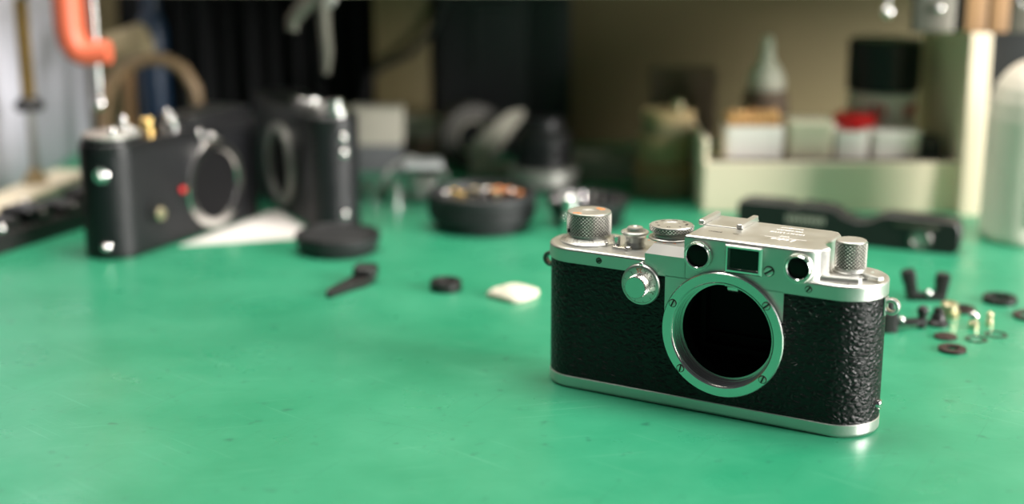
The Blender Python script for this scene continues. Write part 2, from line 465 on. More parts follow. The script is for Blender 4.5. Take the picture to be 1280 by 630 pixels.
# front plate (silver), around the mount
mb = MB()
x0, x1 = -12.3, 34.9
hole_face(mb, x0, x1, HZ-19, 53, -15.85, HX, HZ, 20.5, 96, True)
mb.add([(x0, -15.85, HZ), (x0, -15.85, 53), (x0, -15.45, 53), (x0, -15.45, HZ)], [[0, 1, 2, 3]])
mb.add([(x1, -15.85, HZ), (x1, -15.85, 53), (x1, -15.45, 53), (x1, -15.45, HZ)], [[3, 2, 1, 0]])
mb.build('front_plate', CHROME, cm)
# mount flange
MF = FRONT(HX, -15.85, HZ)
mb = MB(); mb.lathe([(20.25, -3), (24.35, -0.5), (24.35, 1.75), (24.0, 2.15), (20.75, 2.15), (20.25, 1.7)], 120, MF, closed=True)
fl = mb.build('mount_flange', FLANGE, cm)
mb = MB()
prof = [(20.25, 1.7)]
z = 1.4
for k in range(4): prof += [(20.2, z), (19.55, z-.25), (19.55, z-.6), (20.2, z-.85)]; z -= 1.05
prof += [(19.2, z), (19.2, z-1.5), (18.4, z-1.6), (18.4, z-2.6), (19.9, z-2.7)]
mb.lathe(prof, 96, MF)
part_label(mb.build('mount_thread', mat('thread_steel', (.50, .49, .46), .25, 1.0), cm), 'bright threaded inner wall of the lens mount')
for px_, pz_, a in ((-9.2-12+10.3, 44.5, 1.15), (28.2, 46.5, .7), (-6.1+2, 17.5, 1.35), (28.4, 19.3, 1.2)):
    dx, dz = px_-HX, pz_-HZ
    l = math.hypot(dx, dz); dx *= 22.3/l; dz *= 22.3/l
    slotted_screw(1.35, .55, a, FRONT(HX+dx, -17.95, HZ+dz), 'screw', SCREW, fl)
# cam follower inside at the top
mb = MB(); mb.cyl(2.3, -2.3, 2.3, 20, .3, T(HX+1.5, -9.5, HZ+17.4) @ RY(PI/2)); mb.box(HX-2.4, HX+5.4, -9.5, -6, HZ+17, HZ+19.5)
mb.build('focus_roller', SCREW, cm)

# top plate: skirt, raised housing, slanted dial step
mb = MB()
mb.prism(stadium(137.2, 31.7, 14.8, 40), [(52.4, .25), (52.55, 0), (57.3, 0), (57.9, .25), (58.25, .8), (58.35, 1.3)])
hs = [(-4.8, -15.87), (40.5, -15.87)]
for i in range(1, 9):
    t = -PI/2+PI/2*i/8; hs.append((41.5+5.6*math.cos(t), -10.3+5.6*math.sin(t)))
# concave scoop round the rewind knob
for i in range(0, 9):
    t = math.radians(232-72*i/8); hs.append((54.3+9.2*math.cos(t), 0.6+9.2*math.sin(t)))
hs += [(46.0, 9.5), (46.3, 14), (44.5, 17.5), (41, 18.6), (-4.8, 18.6)]
mb.prism(hs, [(53.0, 0), (68.6, 0), (69.3, .2), (69.75, .7), (69.85, 1.3)])
st = [(-21.0, -15.87), (-4.0, -15.87), (-4.0, 15), (-21.0, 15)]
mb.add([(-21.0, -15.87, 53), (-4, -15.87, 53), (-4, 15, 53), (-21, 15, 53),
        (-21.0, -15.87, 60.6), (-4, -15.87, 60.6), (-4, 15, 60.6), (-21, 15, 60.6),
        (-18.6, -13.0, 64.1), (-4, -13.0, 64.1), (-4, 12.5, 64.1), (-18.6, 12.5, 64.1)],
       [[3, 2, 1, 0], [0, 1, 5, 4], [1, 2, 6, 5], [2, 3, 7, 6], [3, 0, 4, 7], [4, 5, 9, 8], [5, 6, 10, 9], [6, 7, 11, 10], [7, 4, 8, 11], [8, 9, 10, 11]])
mb.build('top_plate', CHROME, cm, angle=30)
# accessory shoe
mb = MB()
mb.box(-6.6, 11.4, 2.6, 20, 69.6, 70.2, .2)
for xx in (-6.6, 9.0): mb.box(xx, xx+2.4, 1.5, 19.5, 70.1, 72.0, .5)
mb.build('accessory_shoe', CHROME, cm)
# front windows
def round_window(x, z, R, r, name):
    M = FRONT(x, -15.8, z)
    mb = MB(); mb.lathe([(R, -.5), (R, .7), (R-.15, .9), (R-.75, 2.0), (r+.35, 2.0), (r, 1.6), (r, .2), (r-.5, -.4)], 64, M)
    rim = mb.build(name, CHROMEF, cm)
    mb = MB(); mb.teeth(R+.35, .5, .2, 1.35, 54, M, inner=R-.3); mb.build('milled_rim', KNURL, rim)
    mb = MB(); mb.sphere(r+.2, M @ T(0, 0, .35), 32, 6, 0, 1, .12); mb.build('lens_glass', OPTIC, rim)
    mb = MB(); mb.lathe([(r+.25, .3), (0, .12)], 32, M); mb.build('dark_recess', MATTE, rim)
round_window(1.1, 62.6, 5.3, 4.3, 'rangefinder_window')
round_window(40.2, 62.9, 5.3, 4.0, 'rangefinder_window')
# finder window: frame cut open
mb = MB()
def frame(mb, W, H, w_, z0, z1, M, bev):
    o = [(-W/2, -H/2), (W/2, -H/2), (W/2, H/2), (-W/2, H/2)]; i = [(-W/2+w_, -H/2+w_), (W/2-w_, -H/2+w_), (W/2-w_, H/2-w_), (-W/2+w_, H/2-w_)]
    rings = [[(x, y, z0) for x, y in o], [(x, y, z1-bev) for x, y in o]]
    f = lambda P, d: [(x-(d if x > 0 else -d), y-(d if y > 0 else -d)) for x, y in P]
    rings.append([(x, y, z1) for x, y in f(o, bev)])
    rings.append([(x, y, z1) for x, y in f(i, -bev*.3)])
    rings.append([(x, y, z0) for x, y in f(i, bev)])
    vs = sum(rings, []); fs = []
    for k in range(len(rings)-1):
        for a in range(4): b = (a+1) % 4; fs.append([k*4+a, k*4+b, k*4+4+b, k*4+4+a])
    mb.add(vs, fs, M)
FM = FRONT(19.3, -15.8, 63.2)
frame(mb, 14.6, 10.8, 1.35, -.2, 1.9, FM, .55)
fw = mb.build('finder_window_frame', CHROMEF, cm)
MB().box(-6.0, 6.0, -4.1, 4.1, .45, .8, 0, FM).build('finder_glass', OPTIC, fw)
MB().box(-6.4, 6.4, -4.6, 4.6, .1, .2, 0, FM).build('dark_recess', MATTE, fw)
slotted_screw(1.75, .7, .6, FRONT(28.9, -15.85, 60.0), 'screw', SCREW, cm)
slotted_screw(1.05, .5, .9, FRONT(44.1, -15.85, 55.3), 'screw', SCREW, cm)
slotted_screw(1.0, .3, .4, FRONT(-40.6, -15.85, 55.0), 'screw', DARKST, cm)
# slow speed dial on the front
DM = FRONT(-22.2, -15.5, 48.0)
mb = MB(); mb.lathe([(8.1, 0), (8.1, 1.1), (7.75, 1.6), (7.3, 1.75), (7.15, 1.6), (6.95, 1.75), (0, 2.0)], 72, DM)
sd = mb.build('slow_speed_dial', CHROME, cm)
mb = MB(); mb.knurl(4.5, 1.9, 6.2, 24, 3, .45, DM, .2); kn = mb.build('dial_knob', KNURL, sd, 8); MB().core(4.5, 1.9, 6.2, .45, DM).build('knurl_core', GROOVE_SHADE, sd)
MB().cyl(4.2, 6.15, 6.35, 40, .1, DM).build('dial_knob_cap', FLANGE, sd)
mb = MB()
for k, s in enumerate(('1', '15', '10', '5', '2')):
    an = {0: 128, 1: 62, 2: 34, 3: 4, 4: -26}[k]; an = math.radians(an)
    mb.text(s, 2.1, DM @ T(5.85*math.cos(an), 5.85*math.sin(an), 1.82) @ RZ(an+PI/2), .06)
for an in range(0, 360, 30):
    a = math.radians(an+14); mb.box(6.2, 7.0, -.06, .06, 1.78, 1.86, 0, DM @ RZ(a))
part_label(mb.build('dial_numerals', ENGR, sd), 'black engraved shutter speeds')
mb = MB(); mb.text('25', 2.5, DM @ T(5.85*math.cos(1.62), 5.85*math.sin(1.62), 1.82) @ RZ(1.62+PI/2), .06)
part_label(mb.build('dial_numerals', RED, sd), 'red engraved 25')
MB().sphere(.95, FRONT(-22.0, -16.6, 56.2), 20, 10).build('dial_stop_pin', CHROMEF, cm)
# wind knob and frame counter
KL = T(-53, 0, 0)
mb = MB(); mb.lathe([(11.7, 58.2), (11.7, 58.9), (11.2, 59.3), (8.6, 60.5), (0, 60.6)], 80, KL)
fc = mb.build('frame_counter_dial', CHROME, cm)
mb = MB()
for k in range(40):
    a = 2*PI*k/40; mb.box(10.3 if k % 5 else 9.9, 11.2, -.07, .07, -.02, .06, 0, KL @ RZ(a) @ T(10.7, 0, 59.56) @ RY(math.atan2(1.2, 2.6)) @ T(-10.7, 0, 0))
for k, s in enumerate(('10', '15', '20', '5')):
    a = math.radians((-98, -58, -20, -140)[k])
    mb.text(s, 2.3, KL @ RZ(a) @ T(9.55, 0, 60.1) @ RY(math.atan2(1.2, 2.6)) @ RZ(PI/2), .05)
mb.build('counter_numerals', ENGR, fc)
MB().sphere(.75, T(-42.6, -4.9, 59.2), 16, 8).build('counter_index_pin', CHROMEF, cm)
mb = MB(); mb.knurl(9.1, 61.3, 70.2, 36, 6, .7, KL, .3)
wk = mb.build('wind_knob', KNURL, cm, 8); MB().core(9.1, 61.3, 70.2, .7, KL).build('knurl_core', GROOVE_SHADE, wk)
mb = MB(); mb.cyl(7.8, 60.4, 61.5, 48, 0, KL); mb.lathe([(8.75, 70.15), (8.75, 70.45), (8.2, 70.7), (3.2, 70.55), (3.0, 70.3), (0, 70.3)], 56, KL); mb.build('knob_cap', CHROME, wk)
mb = MB(); mb.cyl(.85, 0, .5, 16, 0, KL @ RZ(math.radians(-128)) @ T(8.72, 0, 63.2) @ RY(PI/2)); mb.build('set_screw_hole', MATTE, wk)
mb = MB()
mb.prism([(-2.0, -.9), (.8, -.9), (.8, -1.7), (2.4, 0), (.8, 1.5), (.8, .7), (-2.0, .7)], [(70.55, 0), (70.72, 0)], KL @ T(2.6, 5.2, 0) @ RZ(-.3))
mb.prism([(-1.6, -.7), (.5, -.7), (.5, -1.3), (1.9, 0), (.5, 1.3), (.5, .7), (-1.6, .7)], [(70.55, 0), (70.72, 0)], KL @ T(-2.2, -6.6, 0) @ RZ(.4))
part_label(mb.build('film_reminder_arrows', ORANGE_P, wk), 'orange painted arrow marks')
# release button, lever, dial
KB = T(-32.6, 0, 0)
MB().lathe([(4.3, 58.3), (3.9, 60.5), (4.3, 62.6), (5.5, 63.8), (5.6, 64.4), (5.2, 64.8), (4.2, 64.9), (3.8, 64.0), (0, 63.8)], 48, KB).build('release_collar', CHROME, cm)
MB().lathe([(3.2, 63.8), (3.2, 65.9), (2.9, 66.35), (1.4, 66.6), (1.1, 66.3), (0, 66.2)], 40, KB).build('shutter_button', CHROME, cm)
mb = MB(); mb.cyl(1.45, 58.3, 62.9, 24, .3, T(-38.4, -4.5, 0)); mb.prism([(-38.9, -7.6), (-31.5, -8.4), (-30.6, -7), (-31.5, -5.6), (-38.9, -6.0)], [(58.3, 0), (59.2, 0), (59.4, .3)])
lv = mb.build('rewind_clutch_lever', CHROMEF, cm)
MB().sphere(1.5, T(-32.2, -7.2, 59.3), 20, 6, 0, 1, .6).build('lever_screw', CHROMEF, lv)
KD = T(-16.6, -1, 0)
MB().lathe([(8.9, 64.0), (8.9, 64.6), (8.5, 64.9), (7.2, 65.0), (7.2, 65.6), (6.2, 66.0), (0, 66.0)], 64, KD).build('speed_dial_base', CHROME, cm)
mb = MB(); mb.lathe([(6.2, 65.6), (6.6, 65.9), (7.7, 67.0), (8.6, 67.3)], 64, KD); mb.lathe([(8.5, 69.0), (8.35, 69.4), (7.8, 69.6), (3.4, 69.75), (3.2, 69.55), (0, 69.5)], 64, KD)
ds = mb.build('shutter_speed_dial', CHROME, cm)
mb = MB(); mb.knurl(8.75, 67.2, 69.2, 38, 1.5, .55, KD, .15); mb.build('knurled_edge', KNURL, ds, 8); MB().core(8.75, 67.2, 69.2, .55, KD).build('knurl_core', GROOVE_SHADE, ds)
mb = MB()
for k, s in enumerate(('1000', '500', '200', '100', '75', '50', '30', 'B')):
    a = 2*PI*k/8+.2; mb.text(s, 1.5, KD @ RZ(a) @ T(6.0, 0, 69.69) @ RZ(PI/2), .05)
mb.build('dial_numerals', ENGR, ds)
mb = MB()
for k, an in enumerate((-150, -125, -104, -82, -60)):
    a = math.radians(an); mb.text(('2', '5', '7', '11', '15')[k], 1.35, KD @ RZ(a) @ T(10.1, 0, 64.13) @ RZ(PI/2), .05)
part_label(mb.build('flash_numerals', ORANGE_P, cm), 'orange flash sync numbers on the dial step')
# rewind knob, guide and latch lever
KR = T(54.3, 0, 0)
mb = MB(); mb.knurl(5.95, 61.4, 71.2, 23, 7, .7, KR, .3); rk = mb.build('rewind_knob', KNURL, cm, 8); MB().core(5.95, 61.4, 71.2, .7, KR).build('knurl_core', GROOVE_SHADE, rk)
mb = MB(); mb.cyl(5.6, 60.3, 61.6, 40, .1, KR); mb.cyl(6.3, 59.8, 60.5, 48, .2, KR); mb.cyl(7.2, 58.3, 59.8, 48, .3, KR)
mb.lathe([(5.5, 71.15), (5.5, 71.5), (5.1, 71.75), (0, 71.8)], 48, KR); mb.build('knob_cap', CHROME, rk)
mb = MB(); mb.prism([(44.5, -12.2), (60.5, -9.4), (61.2, -8.6), (60.6, -7.6), (46, -7.4)], [(58.2, 0), (59.6, 0), (60.1, .5)]); mb.build('knob_guard', CHROME, cm)
mb = MB()
mb.prism([(60.2, -4.2), (66.8, -6.6), (68.0, -4.6), (62.2, -1.2), (62.6, 2.2), (59.8, 3.0)], [(59.3, 0), (60.4, 0), (60.7, .3)]); mb.box(59.2, 62, -3.5, 2.5, 58.2, 59.4)
mb.build('latch_lever', CHROME, cm)
mb = MB(); mb.text('R', 1.8, T(57.6, -12.4, 58.4) @ RZ(PI*.9), .04); mb.text('1', 1.6, T(55.2, -13.2, 58.4) @ RZ(PI*.9), .04); mb.build('lever_mark', ENGR, cm)
# strap lugs and pin
for sx, nm, mt in ((1, 'strap_lug', CHROME), (-1, 'strap_lug', DARKST)):
    M = T(sx*70.4, 0, 48.6) @ RX(PI/2)
    mb = MB(); mb.ring(3.2, 1.7, -1.4, 1.4, 36, .4, M); mb.box(sx*68.3-.35 if sx > 0 else -68.7, sx*68.3+.4 if sx > 0 else -68.0, -2.2, 2.2, 45.2, 52.0, .15)
    mb.build(nm, mt, cm)
MB().cyl(1.9, -1.5, 1.2, 28, .25, T(68.2, -1.0, 10.8) @ RY(PI/2)).build('base_hook_pin', CHROMEF, cm)
# top engraving, read from behind
TOPZ = 69.87
mb = MB()
R180 = RZ(PI)
mb.text('Leica', 4.6, T(30.2, -5.4, TOPZ) @ R180, .05, .35); mb.box(22.0, 38.2, -3.1, -2.7, TOPZ-.02, TOPZ+.05, 0, T(0, 0, 0))
mb.text('DRP', 2.1, T(28.8, -0.4, TOPZ) @ R180, .05)
mb.text('ERNST LEITZ', 2.4, T(28.0, 5.2, TOPZ) @ R180, .05)
mb.text('WETZLAR', 2.4, T(27.6, 9.6, TOPZ) @ R180, .05)
mb.text('GERMANY', 1.9, T(27.2, 13.6, TOPZ) @ R180, .05)
part_label(mb.build('maker_engraving', ENGRW, cm), 'maker lettering engraved on the top housing')
mb = MB(); mb.text('No', 1.9, T(11.6, -5.6, TOPZ) @ R180, .05); mb.text('578241', 1.9, T(3.4, -5.6, TOPZ) @ R180, .05)
part_label(mb.build('serial_engraving', ENGR, cm), 'small dark serial number')

# ------------------------------------------------------------------ the two stripped black cameras behind
lc = thing('stripped_camera', 'black camera body with its top cover off, gears showing, silver lens ring', 'camera', (-197, 812, 0), 1.117)
MB().prism(stadium(138, 33, 16, 28), [(0, 1.0), (.6, .2), (3.6, 0), (4, .3)]).build('base_plate', BLACK, lc)
MB().prism(stadium(137.4, 32.6, 15.8, 28), [(4, 0), (57, 0)]).build('leather_covering', LEATHB, lc)
mb = MB(); mb.prism(stadium(137.8, 32.8, 16, 28), [(57, 0), (62.5, 0), (63, .5)]); mb.box(2, 58, -13, 13, 62.5, 69, 1.2); mb.box(-6, 3, -12, 8, 62.5, 67.5, .8)
mb.build('top_chassis', BLACK, lc)
mb = MB(); mb.prism(stadium(34, 29, 14, 20), [(63, 0), (65.6, 0)], T(-50, 0, 0)); mb.build('wind_plate', BLACK, lc); mb = MB(); mb.prism(stadium(34, 29, 14, 20), [(65.6, 0), (66.8, 0), (67.2, .5)], T(-50, 0, 0)); mb.build('plate_rim', GREYST, lc)
mb = MB(); M = FRONT(14.5, -16.3, 28.5); mb.lathe([(26, 0), (26, 2.2), (25.4, 2.8), (20.8, 2.8), (20.2, 2.2), (20.2, -1)], 64, M); mb.build('lens_mount_ring', STEEL, lc)
MB().cyl(20.3, .05, .4, 48, 0, M).build('mount_opening', MATTE, lc)
MB().cyl(7.4, 0, 1.2, 36, .3, FRONT(-37, -16.3, 22)).build('self_timer_boss', BLACK, lc)
MB().cyl(3.8, 1, 3.4, 28, .8, FRONT(-35.6, -16.3, 20.5)).build('self_timer_hub', PALEBR, lc)
part_label(MB().sphere(2.0, FRONT(-14.5, -17, 30), 16, 6, 0, 1).build('index_bead', REDP, lc), 'red lens index bead')
for zz in (46.5, 7):
    M = T(-66.5, -5.5, zz) @ RZ(PI+.42) @ RY(PI/2)
    mb = MB(); mb.cyl(4.2 if zz > 20 else 2.8, -1, 1.6, 24, .5, M); mb.sphere(2.4, M @ T(0, 0, 1.4), 16, 6, 0, 1); mb.build('strap_lug', STEEL, lc)
for x, y, r, h, m in ((-58, -8, 3.0, 3.2, STEEL), (-44, -9, 2.0, 2.6, STEEL), (-38, 2, 3.2, 6.2, STEEL), (-27, -6, 3.6, 7.2, BRASS), (-26, -7, 1.8, 9.2, BRASS), (-20, 3, 3.8, 5.8, BRASS), (-18, -9, 2.6, 4.0, DARKST), (-9, -9, 2.6, 7.5, STEEL), (-3, 0, 2.4, 5.4, STEEL), (-13, 5, 4.2, 3, DARKST)):
    z0 = 66.9 if x < -36 else (62.8 if x < -6 else 67.2)
    mb = MB(); mb.teeth(r, .4, z0, z0+h*.45, 18, T(x, y, 0)); mb.cyl(r*.62, z0+h*.4, z0+h, 20, .3, T(x, y, 0)); mb.sphere(r*.6, T(x, y, z0+h), 14, 5, 0, 1)
    g = mb.build('gear', m, lc)
for x, zz in ((8, 53), (16, 56.5), (22, 52.5), (5, 60)):
    MB().sphere(2.1, FRONT(x, -16.2, zz), 14, 6, 0, 1, .6).build('screw', STEEL, lc)
mb = MB(); mb.prism(rrect(-18, 18, 55.5, 62, 2), [(0, 0), (1.4, 0), (1.7, .3)], FRONT(40, -16.2, 0) ); mb.build('finder_frame', BLACK, lc)

c2 = thing('stripped_camera', 'black camera body with its round end and silver lugs facing out beside black cap', 'camera', (-131, 882, 0), -1.117)
MB().prism(stadium(138, 33, 16, 28), [(0, 1.0), (.6, .2), (3.6, 0), (4, .3)]).build('base_plate', BLACK, c2)
MB().prism(stadium(137.4, 32.6, 15.8, 28), [(4, 0), (58, 0)]).build('leather_covering', LEATHB, c2)
mb = MB(); mb.prism(stadium(137.8, 32.8, 16, 28), [(58, 0), (66.5, 0), (67.2, .7)]); mb.build('top_cover', BLACK, c2)
mb = MB(); mb.lathe([(8.2, 67), (8.2, 70), (7.6, 70.8), (5, 71), (5, 75), (4.4, 76), (0, 76.2)], 32, T(56, 2, 0)); mb.build('wind_knob', STEEL, c2)
MB().lathe([(6, 67), (6, 71), (5.4, 71.5), (0, 71.5)], 32, T(34, -3, 0)).build('shutter_dial', GREYST, c2)
MB().box(-8, 14, -6, 6, 67, 71, .8).build('accessory_shoe', STEEL, c2)
mb = MB(); M = FRONT(4, -16.3, 30); mb.lathe([(26, 0), (26, 2.2), (25.4, 2.8), (20.8, 2.8), (20.2, 2.2), (20.2, -1)], 64, M); mb.build('lens_mount_ring', GREYST, c2)
MB().cyl(20.3, .05, .4, 48, 0, M).build('mount_opening', MATTE, c2)
for zz, r in ((55, 3.4), (46, 3.8), (9, 3.0)):
    M = T(66.9, 2, zz) @ RZ(-.02) @ RY(PI/2)
    mb = MB(); mb.cyl(r, -1, 1.4, 24, .4, M); mb.sphere(r*.75, M @ T(0, 0, 1.2), 16, 6, 0, 1); mb.build('strap_lug', STEEL, c2)

# ------------------------------------------------------------------ bench top objects, middle distance
pm = MB(); P = [(-189, 779.5), (-121, 797), (-122.5, 822), (-147, 870), (-154, 867), (-157, 853)]
pm.prism(P, [(0, 0), (.3, 0)])
tag(pm.build('paper_sheet', PAPER, origin=(-150, 815, 0)), 'sheet of white paper lying between the two black camera bodies', 'paper')

cp = thing('lens_cover', 'round shallow black cap lying flat in front of black camera end', 'cap', (-97.5, 770, 0))
MB().lathe([(0, 0), (20.5, 0), (21.5, .8), (23.6, 6.5), (23.8, 8.6), (23.2, 9.4), (0, 9.6)], 64).build('cap_body', BLEAT, cp)
MB().ring(23.7, 21.0, 9.3, 10.4, 64, .4).build('rim', BLACK, cp)

b1 = thing('lens_barrel', 'open black lens barrel holding brass and copper bits', 'lens barrel', (-18, 829, 0))
mb = MB(); mb.lathe([(0, 0), (26.5, 0), (27.3, .8), (28.0, 4.5), (31.0, 6.0), (32.4, 19.5), (32.2, 21.3), (31.2, 22.0), (29.2, 22.0), (28.6, 21), (27, 15.0), (0, 15.0)], 72)
mb.build('barrel', BLEAT, b1)
mb = MB(); mb.teeth(32.2, .5, 8.5, 17.5, 90, None, inner=30.8); mb.build('ribbed_grip', BLEAT, b1)
bits = [(-22, 8, STEEL), (-17, 13, BRASS), (-11, 16, DARKST), (-5, 18, PALEBR), (-2, 12, DARKST), (2, 17, STEEL), (4, 20, PALEBR), (7, 15, COPPER), (10, 19, COPPER), (13, 14, COPPER), (16, 17, COPPER), (18, 12, STEEL), (21, 9, COPPER), (23, 5, COPPER), (0, 5, DARKST), (-12, 4, BRASS), (9, 7, PALEBR)]
names = {'steel': 'steel', 'brass': 'brass', 'pale_brass': 'pale brass', 'copper': 'copper', 'dark_steel': 'dark'}
protos = {}
for i, (x, y, m) in enumerate(bits):
    if m.name not in protos:
        mb = MB(); mb.cyl(1.6, 0, 3.2, 14, .2); mb.cyl(2.6, 3.2, 5.2, 16, .4)
        q = mb.build('small_screw', m); protos[m.name] = q
    else:
        q = protos[m.name].copy(); C.objects.link(q)
    q.location = ((-18+x)*S, (829+y)*S, 15.0*S)
    tag(q, 'small %s screw lying loose inside the open black lens barrel' % names[m.name], 'screw', 'loose %s screws in the lens barrel' % names[m.name])

b2 = thing('lens_element_ring', 'dark ribbed lens ring with glass, partly behind the silver camera', 'lens', (46, 836, 0))
MB().lathe([(0, 0), (19, 0), (20, 1), (24.6, 13), (25, 15.8), (24, 16.4), (22.6, 16.2), (20.5, 9), (0, 7.6)], 64).build('ring_body', BLACK, b2)
for k in range(22):
    a = 2*PI*k/22
    M = RZ(a) @ T(21.6, 0, 12.2) @ RY(.28)
    MB().box(-.5, .5, -1.3, 1.3, -2.8, 2.8, 0.4, M).build('rib', STEEL if k % 3 == 0 else GREYST, b2)
MB().lathe([(0, 10.6), (10, 9.9), (20.2, 8.6), (20.2, 8.2), (0, 8.2)], 48).build('lens_glass', GLASS, b2)
q = MB(); q.cyl(5, 0, 14, 28, .6); q.cyl(4.2, 14, 25.6, 28, 1.6)
# added bush: stands in for a bright highlight on the lens ring rim
tag(q.build('highlight_bush', STEEL, origin=(0, 0, 0)), 'added steel bush standing in for a rim highlight behind the camera wind knob', 'bush').location = (33.5*S, 800*S, 0)

# dark lens on a grey foot
lb = thing('standing_lens', 'dark lens standing on a grey foot ring at the back', 'lens', (21, 950, 0))
MB().lathe([(0, 0), (25, 0), (25.3, .6), (25.3, 2.2), (24, 3)], 56).build('lower_rim', BLACK, lb)
MB().lathe([(24.5, 3), (24.8, 5), (24.6, 12.5), (23, 14), (20, 14.4), (20, 3)], 56).build('foot_ring', GREYST, lb)
MB().lathe([(20, 14.4), (19, 16), (18.4, 26), (19.2, 30), (19.2, 34), (17, 37), (13.5, 40), (13.2, 46), (12.2, 47), (0, 46.6)], 56).build('barrel', BLACK, lb)
MB().teeth(19.6, .5, 19, 29, 60, None, inner=18).build('focus_grip', BLACK, lb)

# loose parts left of the silver camera
tl = thing('wind_lever', 'black bent lever lying flat, short thick end raised', 'lever', (-80, 695, 0))
ax = RZ(0.66)
mb = MB(); pth = [(-13.5, -21), (-4, -6.5), (1.5, 3), (6.5, 10.5)]
mb.prism([(-11.8, -21.8), (-9.6, -21.6), (-1.6, -10), (6, -1.5), (9.8, 8.5), (8.8, 15), (2, 16.6), (-1.5, 12), (-4.4, 1), (-12.3, -19.8)], [(0, .3), (.4, 0), (3.4, 0), (4.2, .9)])
mb.build('arm', BPLAS, tl)
mb = MB(); mb.prism(rrect(-2.8, 9.4, 4.5, 17.2, 3.2, 4), [(3.2, 0), (7.6, 0), (8.4, .9)], RZ(-.12)); mb.build('thumb_pad', BPLAS, tl)
rg = thing('rubber_ring', 'small thick black ring lying alone between lever and cream scrap', 'ring', (-33.4, 689, 0))
MB().lathe([(4.2, 0), (7.4, 0), (8.1, .8), (8.1, 4.4), (7.4, 5.2), (5.0, 5.2), (4.4, 4.6)], 40, None, True).build('ring_body', BPLAS, rg)
MB().cyl(4.4, 0, 3.4, 24, .3).build('core', DARKST, rg)
# cream scrap: folded chamois
mb = MB(); top = []; n = 22
ol = [(-13.6, -1.5), (-8.2, -6.2), (-2.8, -12.0), (1.5, -13.4), (6, -10.5), (9.8, -5.0), (12.2, -1.0), (12.6, 3.2), (7.5, 8.4), (2.6, 13.2), (-1.8, 12.6), (-6.5, 8.8), (-12.0, 3.2)]
mb.prism(ol, [(0, .6), (1.0, 0), (2.6, .2), (3.8, 1.6), (4.3, 3.6)])
cs = thing('chamois_scrap', 'small crumpled cream cloth scrap beside the silver camera', 'cloth', (1.0, 676, 0))
q = mb.build('cloth_base', CLOTH, cs, angle=80)
mb = MB(); mb.prism([(-7, -3), (-1, -8), (5, -4), (8, 1), (2, 8), (-4, 6)], [(4.0, 0), (4.9, .4), (5.4, 1.8)]); mb.build('folded_flap', CLOTH, cs, angle=80)

# ------------------------------------------------------------------ loose black and brass parts right of the silver camera
fk = thing('fork_bracket', 'black two-pronged bracket standing with upright arms', 'bracket', (204, 671, 0), -.05)
mb = MB(); mb.box(-8.5, 9, -2.6, 3.2, 0, 3.4, .6)
mb.build('crossbar', BPLAS, fk)
for sx, hh, lean in ((-1, 14.2, -.22), (1, 12.4, .12)):
    mb = MB(); mb.box(-2.9, 2.9, -2.6, 2.6, 0, hh, .9, T(sx*6.6, .5, 1.2) @ RY(lean)); mb.box(-3.6, 3.3, -2.2, 2.2, hh-6.2, hh-.8, .9, T(sx*6.6, .5, 1.2) @ RY(lean))
    mb.build('prong', BPLAS, fk)
MB().sphere(1.7, FRONT(.6, -2.4, 4.0), 16, 6, 0, 1).build('rivet', STEEL, fk)
lv = thing('lever_assembly', 'black jointed lever with a steel rivet, half behind the strap lug', 'lever', (180, 623, 0), .15)
mb = MB(); mb.prism(rrect(-12, -4.5, -5.5, 4.5, 1.6), [(0, 0), (8.6, 0), (9.2, .6)]); mb.box(-9, -5.5, -2, 3, 9, 13.5, .6); mb.build('housing', BPLAS, lv)
mb = MB(); mb.box(-5, 10.6, -1.3, 1.9, 1.6, 4.6, .6); mb.build('arm', BPLAS, lv)
mb = MB(); mb.cyl(2.0, 0, 6.4, 18, .4, T(9.2, .5, 0)); mb.sphere(2.7, T(9.2, .5, 8.0), 16, 8); mb.build('end_post', BPLAS, lv)
MB().sphere(1.6, FRONT(-1.6, -1.4, 4.8), 16, 6, 0, 1).build('rivet', STEEL, lv)
MB().lathe([(0, 0), (5.0, 0), (5.0, 1.4), (3.6, 2.8), (3.0, 5.2), (2.4, 5.8), (2.3, 8.2), (0, 8.4)], 24).build('conical_foot', BPLAS, )
q = bpy.data.objects['conical_foot']; q.location = (197.6*S, 629*S, 0); tag(q, 'small black conical foot standing off the lever tip', 'foot')
gr = thing('brass_gear', 'pale brass gear hub lying among black rings', 'gear', (206.6, 642, 0))
MB().teeth(4.9, .5, 0, 3.2, 22).build('toothed_wheel', PALEBR, gr)
MB().lathe([(4.0, 3.2), (4.0, 6.4), (3.5, 6.9), (1.5, 6.9), (1.4, 5.5), (0, 5.5)], 28).build('hub', PALEBR, gr)
def plain_ring(name, label, cat, loc, R, r, h, m, group=None):
    q = MB(); q.ring(R, r, 0, h, 48, min(.3, h*.3)); o = q.build(name, m); o.location = [c*S for c in loc]; return tag(o, label, cat, group)
plain_ring('retaining_ring', 'flat dark ring half hidden behind the brass gear', 'ring', (216, 651, 0), 5.8, 3.4, 2.2, REDBR)
plain_ring('retaining_ring', 'large black rubber ring farthest back of the loose rings', 'ring', (239, 667, 0), 8.3, 5.6, 3.0, BPLAS)
plain_ring('retaining_ring', 'dark ring cut off at the right picture edge', 'ring', (245, 641, 0), 8.2, 5.4, 1.7, REDBR)
plain_ring('retaining_ring', 'thin dark wire ring nearest the solid red-brown disc', 'ring', (208.4, 606.5, 0), 4.8, 3.7, .6, REDBR)
plain_ring('retaining_ring', 'thin dark wire ring in front of the slim brass pin', 'ring', (219.6, 613.5, 0), 5.0, 3.9, .6, REDBR)
plain_ring('washer', 'thick dark washer nearest the viewer among loose rings', 'washer', (192.8, 591, 0), 6.1, 3.0, 1.6, REDBR)
q = MB(); q.cyl(5.2, 0, 1.2, 40, .3); q.cyl(2.2, 1.2, 1.5, 24, .1); q = q.build('fibre_disc', REDBR); q.location = (195.4*S, 609.5*S, 0); tag(q, 'solid red-brown disc lying behind the thick dark washer', 'disc')
